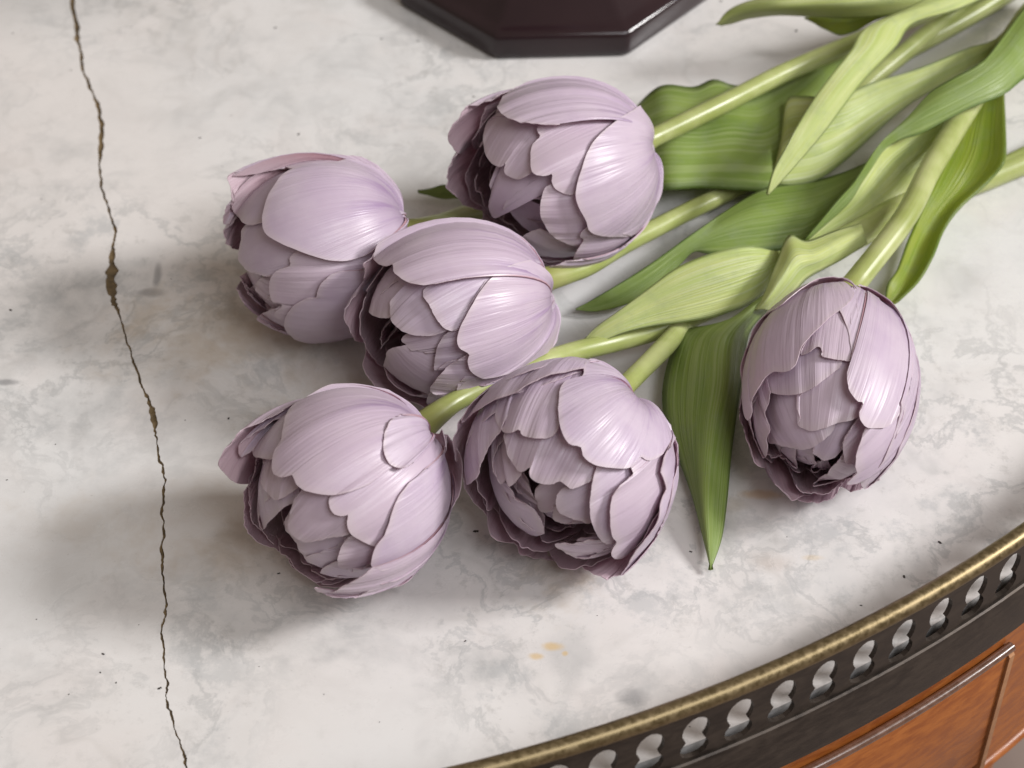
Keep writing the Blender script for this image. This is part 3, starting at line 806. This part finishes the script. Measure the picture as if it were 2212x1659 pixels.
PETALS[6] = [
 (1.012, 'f', '870 230 840 180 760 160 680 165 560 230 420 340 290 430 230 570 180 700 170 830 190 960 215 1030 240 980 235 915 280 840 355 740 440 735 500 690 540 580 620 490 720 390 790 340 840 290 860 250'),
 (0.985, 'f', '880 215 960 230 1060 300 1150 430 1210 560 1215 650 1195 760 1170 870 1130 900 1120 980 1060 1060 1000 1075 930 1070 890 1020 885 970 910 920 870 910 820 840 810 750 830 690 860 650 840 590 820 480 790 410 765 365'),
 (0.955, 'f', '780 330 640 430 570 560 530 630 580 620 640 590 665 620 660 645 740 660 840 670 870 640 860 540 830 440'),
 (0.915, 'f', '560 580 500 690 440 720 355 740 310 800 330 840 400 870 510 870 610 830 690 770 780 690 720 630 650 590'),
 (0.895, 'f', '850 640 770 700 690 780 560 850 510 920 530 1010 515 1050 560 1080 620 1085 750 1040 850 1010 920 960 920 860 880 740'),
 (0.865, 'f', '420 800 340 850 320 930 305 1000 340 1080 350 1150 400 1165 470 1190 560 1195 650 1150 740 1060 660 960 520 860'),
 (0.94, 'f', '320 760 270 880 240 960 240 1040 255 1140 290 1220 310 1260 325 1200 320 1140 345 1090 320 1000 350 860'),
 (0.85, 'f', '830 1020 700 1090 630 1150 610 1200 620 1240 680 1260 740 1250 780 1190 830 1090'),
 (0.88, 'f', '890 1000 820 1080 790 1160 790 1230 810 1280 850 1270 880 1180 940 1080 950 1020'),
 (0.965, 'f', '960 1030 910 1100 880 1180 860 1290 870 1340 810 1400 900 1390 990 1350 1060 1240 1100 1120 1140 1000 1150 900'),
 (0.86, 'f', '800 1210 700 1330 610 1400 700 1390 800 1370 870 1330 880 1260'),
 (0.97, 'f', '1200 560 1225 650 1240 750 1225 900 1170 1080 1080 1270 980 1390 920 1440 900 1400 990 1330 1090 1120 1140 900 1180 700'),
 (0.99, 'b', '175 900 190 1040 220 1170 270 1290 340 1330 390 1430 470 1490 540 1490 600 1470'),
 (0.91, 'b', '400 1200 440 1280 480 1350 540 1440 600 1475 690 1460 765 1415 820 1350'),
 (1.00, 'b', '500 1470 560 1505 630 1525 700 1510 745 1470 775 1425 840 1455 920 1420 1000 1370'),
 (0.82, 'f', '480 1150 415 1190 440 1260 515 1305 500 1220 520 1170'),
 (0.80, 'f', '590 1150 520 1190 570 1250 630 1285 610 1220 650 1180'),
 (0.80, 'f', '690 1240 600 1300 630 1330 710 1310 760 1260'),
 (0.84, 'b', '330 1150 325 1220 380 1240 440 1240 500 1260'),
]
PETALS[3] = [
 (1.018, 'F', '1330 210 1250 185 1000 140 800 150 650 200 570 270 540 330 580 390 660 430 800 460 960 468 1060 440 1130 380 1160 320 1180 250 1280 230'),
 (0.96, 'f', '900 430 840 470 830 510 850 545 790 600 775 690 790 790 830 830 900 835 940 820 935 880 970 940 1050 975 1110 960 1130 850 1170 720 1220 600 1330 490 1530 370 1450 300'),
 (1.00, 'F', '1570 330 1400 440 1260 560 1190 680 1150 800 1120 900 1110 1000 1140 1080 1190 1170 1210 1240 1300 1275 1450 1290 1540 1270 1640 1180 1720 1040 1760 850 1765 720 1720 580 1650 470'),
 (0.915, 'f', '860 420 700 400 560 400 480 440 440 560 445 660 490 740 560 770 600 740 590 810 630 850 690 860 760 835 800 800 820 700 840 600 890 500'),
 (1.00, 'b', '700 180 560 250 440 300 320 340 240 430 190 560 210 640 245 670 300 650'),
 (0.985, 'b', '270 640 200 750 175 860 190 940 260 1030 380 1085 460 1100'),
 (0.92, 'b', '450 330 420 420 410 520 400 600 350 700 310 800 310 900 350 1000 430 1070 500 1150 560 1200'),
 (0.84, 'b', '470 680 420 760 385 860 390 940 430 1020 500 1090'),
 (0.86, 'f', '560 760 510 830 490 900 480 1000 490 1100 520 1140 570 1110 600 1030 640 900 650 800'),
 (0.82, 'f', '700 830 645 880 640 930 680 980 750 970 800 1000 880 1000 910 900 840 830'),
 (0.75, 'f', '660 930 610 990 620 1070 720 1130 850 1160 900 1100 890 980'),
 (0.93, 'f', '980 880 890 920 855 1030 860 1140 900 1230 960 1290 1080 1340 1140 1360 1190 1320 1190 1220 1200 1150 1150 1000 1110 920'),
 (0.97, 'f', '1230 1180 1145 1270 1170 1320 1110 1400 1100 1460 1180 1470 1290 1480 1400 1400 1510 1280 1420 1250'),
 (0.87, 'f', '850 1220 720 1280 780 1380 880 1450 1000 1460 1090 1450 1130 1390 1180 1310 1060 1280'),
 (1.00, 'b', '440 1080 480 1150 540 1240 620 1290 690 1330 760 1400 860 1480 960 1500'),
 (1.02, 'f', '1200 1440 1050 1460 920 1495 1000 1530 1120 1520 1280 1490 1380 1420 1470 1330'),
 (0.78, 'b', '570 1110 680 1200 800 1240 930 1260 1000 1240'),
]
PETALS[2] = [
 (1.018, 'F', '1330 300 1200 220 1100 180 900 185 700 210 520 260 440 290 390 350 365 420 390 470 450 490 510 480 520 540 600 600 720 630 830 610 940 590 1050 570 1110 510 1140 440 1160 370 1260 320'),
 (0.96, 'f', '960 560 830 600 730 650 725 710 770 770 800 840 850 910 900 955 960 960 1000 900 1060 780 1120 690 1200 580 1340 510 1300 440'),
 (1.00, 'F', '1500 450 1330 500 1220 580 1140 680 1080 780 1030 870 1000 930 975 1020 990 1090 1060 1130 1050 1200 1090 1280 1180 1320 1330 1280 1500 1200 1650 1100 1720 950 1740 780 1710 630 1620 520'),
 (0.915, 'f', '680 590 530 700 495 780 500 880 560 950 650 990 760 1000 850 980 900 955 880 850 830 720 780 620'),
 (0.89, 'f', '600 560 430 690 345 800 370 850 430 870 495 860 530 780 580 700 660 620'),
 (1.00, 'b', '420 340 310 440 285 480 300 530 280 650 200 740 160 850 165 950 220 1030 280 1050 360 1060'),
 (0.93, 'b', '520 470 420 600 330 700 290 740 260 900 280 1020 340 1130 440 1220 520 1280'),
 (0.74, 'f', '500 870 425 980 430 1090 470 1020 530 940'),
 (0.87, 'f', '640 960 580 1010 590 1050 640 1100 690 1110 780 1120 860 1040 820 970'),
 (0.85, 'f', '720 1040 640 1100 620 1160 680 1220 760 1250 810 1240 850 1120 850 1020'),
 (0.87, 'f', '640 1060 500 1090 460 1150 440 1260 460 1330 540 1400 690 1440 800 1400 840 1280 800 1150'),
 (0.91, 'f', '940 950 870 1010 820 1120 810 1250 900 1190 1050 1150 1080 1060 1030 960'),
 (0.94, 'f', '1120 1120 1040 1140 900 1230 820 1320 780 1390 840 1410 960 1420 1010 1350 1090 1280 1140 1200'),
 (0.96, 'f', '1180 1260 1070 1280 990 1350 970 1420 980 1450 1100 1390 1300 1310'),
 (1.00, 'b', '290 1060 300 1130 295 1220 330 1310 420 1400 500 1440 650 1480 800 1560 920 1530 1020 1470'),
 (0.95, 'f', '900 1350 800 1400 750 1470 770 1530 870 1530 980 1460 1060 1380'),
]
PETALS[1] = [
 (1.035, 'F', '1550 520 1490 400 1350 260 1150 175 950 178 760 205 620 280 530 390 480 500 465 620 490 710 600 780 720 830 850 880 1000 910 1120 900 1250 850 1320 780 1420 730 1540 660'),
 (0.985, 'F', '1300 220 1150 150 1000 138 870 150 780 180 640 165 520 170 400 210 240 285 330 290 480 250 640 235 760 220 900 230'),
 (0.965, 'f', '760 215 600 230 450 240 380 300 300 390 250 480 245 540 290 590 340 640 400 640 470 610 500 500 560 380 680 280'),
 (0.97, 'b', '520 190 350 250 220 295 240 420 235 520 300 560'),
 (0.99, 'b', '260 400 200 540 170 635 240 630 300 600'),
 (0.96, 'b', '280 590 200 660 190 740 220 800 290 830 350 820'),
 (0.93, 'f', '520 620 340 660 310 740 290 850 300 920 350 980 440 1010 520 1020 600 970 680 930 740 860 700 760'),
 (0.965, 'f', '760 800 665 880 665 945 570 980 515 1060 520 1150 550 1210 610 1230 550 1300 620 1340 680 1280 760 1200 870 1140 910 1070 1010 1000 1160 950 1280 850'),
 (1.00, 'f', '1320 830 1180 990 1050 985 960 1010 890 1080 860 1150 860 1180 780 1190 690 1240 630 1330 630 1410 700 1470 800 1500 950 1490 1050 1450 1150 1390 1250 1250 1400 1050'),
 (0.97, 'b', '330 1040 285 1100 280 1140 330 1220 440 1280 520 1300'),
 (0.90, 'b', '360 1060 350 1110 410 1180 480 1250 540 1260'),
 (0.89, 'f', '500 1000 430 1060 415 1110 460 1170 510 1180 560 1080'),
 (0.87, 'f', '540 1130 480 1200 490 1250 540 1240 600 1180'),
 (0.86, 'f', '420 970 320 1010 300 1060 340 1090 390 1100 450 1030'),
 (0.95, 'f', '640 1220 520 1270 430 1320 440 1345 560 1410 660 1440 700 1340'),
]
HEADS = {
 1: Head(695, 542, 194, 212, -0.95, 0.22, 0.10, (800, 550, 1.8432)),
 2: Head(985, 686, 196, 232, -0.90, 0.42, 0.20, (1300, 800, 1.8438), 0.002),
 3: Head(1206, 380, 203, 232, -0.90, 0.42, 0.22, (1700, 250, 1.8438), 0.004),
 4: Head(748, 1066, 222, 240, -0.74, 0.67, 0.08, (800, 1450, 1.6591)),
 5: Head(1222, 1014, 230, 240, -0.58, 0.80, 0.10, (1700, 1350, 1.58)),
 6: Head(1795, 842, 192, 244, -0.28, 0.96, 0.04, (2850, 1000, 1.5084)),
}
LABELS = {
 1: 'lilac double tulip with one broad smooth petal, half hidden behind another bloom beside the crack',
 2: 'lilac double tulip in the middle of the bunch, wedged between the other blooms',
 3: 'lilac double tulip lying between the dark vase foot and the broad green leaf',
 4: 'lilac double tulip with a flared pink-lined side petal and green stem behind it',
 5: 'widely open lilac double tulip showing nested dark centre and a pointed pink lower petal',
 6: 'lilac double tulip lying apart by itself near the brass gallery',
}
ROOTS = {1: (1565, 560), 2: (1738, 690), 3: (1762, 600), 4: (1605, 430), 5: (1400, 300), 6: (900, 250)}
FLAPS = {2: (1660, 560), 3: (1640, 420), 4: (1600, 420)}
T = {}
for k, h in HEADS.items():
    t, loc = tulip(h, LABELS[k])
    T[k] = (t, loc)
    for sh, side, pts in PETALS[k]:
        traced(h, t, loc, P(pts), sh, side == 'b', root=ROOTS[k] if side == 'F' else FLAPS[k] if side == 'R' else None)
    hidden_petals(h, t, loc)

STEMS = {
 1: [(1040, 452, .6), (1250, 395, .40), (1500, 320, .36), (1800, 190, .36), (2050, 60, .40), (2250, -60, .45)],
 2: [(1260, 580, 1.5), (1350, 527, 1.1), (1480, 460, .65), (1590, 405, .40), (1700, 335, .34), (1800, 255, .36), (1880, 175, .5), (1960, 108, .6), (2040, 40, .6), (2150, -50, .7)],
 3: [(1560, 225, 2.2), (1700, 155, 1.9), (1850, 92, 1.7), (2000, 25, 1.5), (2200, -60, 1.4)],
 4: [(985, 866, 2.1), (1090, 816, 2.0), (1180, 780, 1.7), (1240, 760, 1.3), (1330, 738, .9), (1430, 708, .8), (1560, 652, 1.0), (1680, 590, 1.3), (1760, 552, 1.4), (1850, 508, 1.3), (1960, 442, .8), (2060, 408, .45), (2130, 385, .40), (2212, 352, .45), (2380, 290, .5)],
 5: [(1430, 755, 1.2), (1480, 700, .7), (1560, 640, .5), (1660, 600, .45), (1800, 540, .45), (2000, 440, .45), (2300, 300, .5)],
 6: [(1950, 478, 2.4), (2010, 365, 2.3), (2080, 250, 2.1), (2130, 170, 1.9), (2212, 60, 1.7), (2330, -60, 1.5)],
}
for k, pts in STEMS.items():
    stem(T[k][0], T[k][1], HEADS[k], pts, {4: 0.0028, 6: 0.0033, 3: 0.0029}.get(k, 0.0027), 0.0034, 1.45 if k == 4 else 1.04)

def L(k, rows, mat, **kw): leaf(T[k][0], T[k][1], rows, mat, **kw)
# broad leaf beneath the stem of the flower by the vase
L(3, [[(1880, 60, 1.0), (1885, 85, .9)], [(1800, 92, 1.1), (1830, 150, .8)], [(1740, 130, 1.2), (1790, 230, .8)], [(1680, 155, 1.3), (1740, 320, .8)], [(1600, 180, 1.5), (1695, 400, 1.1)],
      [(1545, 172, 1.5), (1600, 405, 1.1)], [(1500, 192, 1.4), (1520, 403, 1.0)], [(1440, 182, 1.4), (1450, 411, 1.0)], [(1400, 200, 1.2), (1400, 410, .7)], [(1360, 245, .9), (1360, 390, .6)], [(1325, 315, .6), (1325, 330, .6)]], M_LEAF, wave=0.0008)
# broad leaf crossing over it
L(2, [[(2300, -60, 1.7), (2330, 0, 1.6)], [(2212, 5, 1.8), (2225, 70, 1.6)], [(2155, 78, 2.0), (2145, 120, 1.7)], [(2094, 105, 2.2), (2080, 160, 1.6)], [(2030, 133, 2.3), (2020, 195, 1.5)], [(1967, 156, 2.3), (1965, 228, 1.4)], [(1897, 176, 2.2), (1905, 275, 1.3)],
      [(1811, 207, 2.2), (1838, 335, 1.2)], [(1740, 205, 2.1), (1770, 385, 1.1)], [(1700, 215, 1.9), (1700, 402, 1.1)], [(1690, 280, 1.6), (1672, 398, 1.1)], [(1680, 350, 1.2), (1662, 396, 1.1)]], M_LEAF_PALE)
# long narrow leaf hanging across it
L(3, [[(2080, -60, 2.4), (2200, -40, 2.2)], [(1985, 5, 2.9), (2080, 15, 2.6)], [(1870, 59, 3.2), (1975, 50, 2.8)], [(1838, 109, 3.2), (1936, 102, 2.7)], [(1799, 156, 3.1), (1870, 168, 2.7)], [(1752, 219, 3.0), (1831, 219, 2.6)], [(1721, 273, 2.9), (1784, 281, 2.5)],
      [(1698, 320, 2.7), (1737, 336, 2.4)], [(1672, 371, 2.5), (1702, 375, 2.3)], [(1659, 418, 2.3), (1661, 418, 2.3)]], M_LEAF_PALE)
# curved leaf at the back, with a rolled lip
L(1, [[(2100, -90, 3.0), (2050, -30, 2.6), (2010, 20, 2.4)], [(2000, -50, 3.2), (1990, -15, 3.0), (1978, 24, 2.4)], [(1850, -34, 3.2), (1850, 2, 3.1), (1850, 33, 2.3)], [(1750, -22, 3.1), (1750, 8, 3.0), (1750, 33, 2.2)], [(1680, -8, 3.0), (1680, 14, 2.9), (1680, 32, 2.1)],
      [(1620, 4, 2.7), (1620, 20, 2.6), (1620, 36, 2.0)], [(1580, 20, 2.4), (1582, 32, 2.3), (1580, 45, 1.9)], [(1548, 54, 1.9), (1548, 55, 1.9), (1549, 56, 1.9)]], M_LEAF_PALE)
L(1, [[(1950, 10, 1.5), (1950, 25, 1.4)], [(1890, 15, 1.6), (1892, 44, 1.4)], [(1850, 20, 1.6), (1850, 66, 1.3)], [(1810, 26, 1.6), (1810, 73, 1.2)], [(1770, 30, 1.5), (1772, 60, 1.2)], [(1738, 36, 1.3), (1740, 38, 1.3)]], M_LEAF_BACKLIT)
# dark leaf over the right-hand stem
L(6, [[(2330, -120, 2.9), (2380, 60, 2.6)], [(2262, -40, 3.1), (2290, 120, 2.7)], [(2212, 15, 3.2), (2212, 168, 2.8)], [(2167, 78, 3.3), (2167, 205, 2.8)], [(2124, 133, 3.3), (2092, 236, 2.8)], [(2053, 172, 3.2), (2030, 266, 2.7)], [(2010, 199, 3.0), (1985, 288, 2.6)],
      [(1960, 252, 2.8), (1948, 300, 2.5)], [(1905, 303, 2.6), (1912, 322, 2.4)], [(1874, 350, 2.5), (1882, 366, 2.3)], [(1847, 392, 2.4), (1860, 398, 2.2)], [(1816, 426, 2.3), (1836, 436, 2.0)], [(1778, 472, 2.0), (1790, 480, 1.8)], [(1736, 522, 1.7), (1738, 526, 1.6)]], M_LEAF_DARK)
L(6, [[(2045, 252, 1.7), (2050, 268, 1.4), (2052, 290, 1.2)], [(2014, 268, 2.0), (2030, 290, 1.5), (2022, 330, 1.1)], [(1952, 290, 2.2), (1990, 320, 1.5), (2002, 362, 1.1)], [(1900, 325, 2.3), (1955, 350, 1.4), (1984, 392, 1.1)], [(1872, 360, 2.2), (1920, 388, 1.4), (1967, 424, 1.1)],
      [(1854, 395, 2.1), (1885, 422, 1.4), (1916, 455, 1.1)], [(1832, 432, 1.9), (1842, 458, 1.4), (1850, 494, 1.1)], [(1782, 474, 1.7), (1782, 495, 1.4), (1780, 520, 1.2)], [(1737, 525, 1.5), (1738, 526, 1.5), (1739, 527, 1.5)]], M_LEAF_PALE)  # lit face of that same leaf, its brightness put into the paler colour
# leaf behind the right-hand stem, with a folded margin
L(6, [[(2105, 190, 1.3), (2145, 185, 1.5), (2168, 190, 1.7)], [(2075, 262, 1.2), (2135, 262, 1.4), (2170, 270, 1.6)], [(2045, 325, 1.1), (2125, 340, 1.2), (2169, 345, 1.5)], [(2010, 405, 1.0), (2090, 398, .9), (2142, 382, 1.3)], [(1985, 465, .9), (2040, 452, .8), (2075, 442, 1.2)],
      [(1960, 525, .8), (2006, 512, .6), (2038, 492, 1.0)], [(1940, 580, .7), (1980, 572, .5), (2014, 550, .9)], [(1920, 615, .6), (1952, 622, .4), (1984, 604, .7)], [(1912, 650, .3), (1925, 655, .3), (1938, 650, .4)]], M_LEAF_BACKLIT)
# mid green leaf in the middle, its tip folded like a boat
L(5, [[(1880, 345, .9), (1850, 440, .9)], [(1815, 374, 1.0), (1740, 522, .9)], [(1760, 390, 1.0), (1690, 535, .9)], [(1690, 400, 1.1), (1630, 545, .9)], [(1640, 412, 1.2), (1580, 548, .9)], [(1560, 460, 1.2), (1530, 545, .9)], [(1490, 513, 1.2), (1498, 545, .8)],
      [(1440, 550, 1.1), (1470, 572, .6)], [(1380, 590, 1.0), (1430, 612, .5)], [(1310, 630, .8), (1360, 655, .4)], [(1270, 652, .5), (1290, 672, .3)], [(1243, 666, .3), (1244, 668, .3)]], M_LEAF_DARK)
# yellow-green folded leaf
L(4, [[(1690, 540, 1.7), (1676, 590, 1.6)], [(1668, 537, 2.1), (1664, 605, 1.5)], [(1640, 532, 2.4), (1650, 630, 1.4)], [(1590, 533, 2.6), (1612, 660, 1.3)], [(1530, 547, 2.6), (1558, 682, 1.3)], [(1460, 577, 2.4), (1490, 697, 1.3)], [(1400, 620, 2.1), (1412, 707, 1.3)], [(1335, 668, 1.8), (1342, 722, 1.3)],
      [(1285, 705, 1.5), (1292, 740, 1.2)], [(1256, 746, 1.1), (1257, 748, 1.1)]], M_LEAF_PALE)
# pale sheath round the stem, and the long leaf that hangs from it down to the marble
L(4, [[(1860, 478, 1.8), (1866, 500, 2.0), (1874, 528, 1.5)], [(1800, 500, 2.0), (1812, 526, 2.2), (1832, 556, 1.6)], [(1742, 521, 2.2), (1765, 552, 2.4), (1786, 580, 1.7)], [(1702, 508, 2.3), (1722, 562, 2.6), (1746, 602, 1.8)], [(1674, 574, 2.3), (1694, 600, 2.5), (1718, 630, 1.7)], [(1647, 640, 2.1), (1662, 645, 2.3), (1692, 650, 1.6)], [(1618, 668, 1.9), (1642, 668, 2.1), (1674, 672, 1.5)]], M_LEAF_PALE)
L(4, [[(1640, 640, 1.6), (1660, 632, 2.1), (1690, 640, 1.5)], [(1570, 690, 1.2), (1620, 670, 2.1), (1658, 672, 1.4)],
      [(1478, 715, .8), (1572, 716, 1.9), (1624, 712, 1.2)], [(1447, 770, .6), (1556, 754, 1.7), (1611, 756, 1.0)], [(1430, 850, .5), (1551, 832, 1.5), (1602, 822, .9)], [(1440, 930, .4), (1538, 905, 1.3), (1592, 895, .8)], [(1470, 1005, .3), (1527, 1000, 1.0), (1580, 985, .6)],
      [(1498, 1085, .3), (1524, 1080, .8), (1572, 1075, .5)], [(1518, 1160, .25), (1528, 1160, .5), (1560, 1160, .35)], [(1535, 1230, .2), (1535, 1231, .2), (1536, 1230, .2)]], M_LEAF)
# small leaf tip beyond the top flower
L(1, [[(1250, 380, .5), (1250, 440, .4)], [(1150, 390, .5), (1150, 445, .4)], [(1040, 398, .5), (1045, 440, .4)], [(975, 401, .6), (988, 432, .3)], [(938, 406, .5), (942, 428, .3)], [(902, 414, .3), (903, 416, .3)]], M_LEAF_DARK)
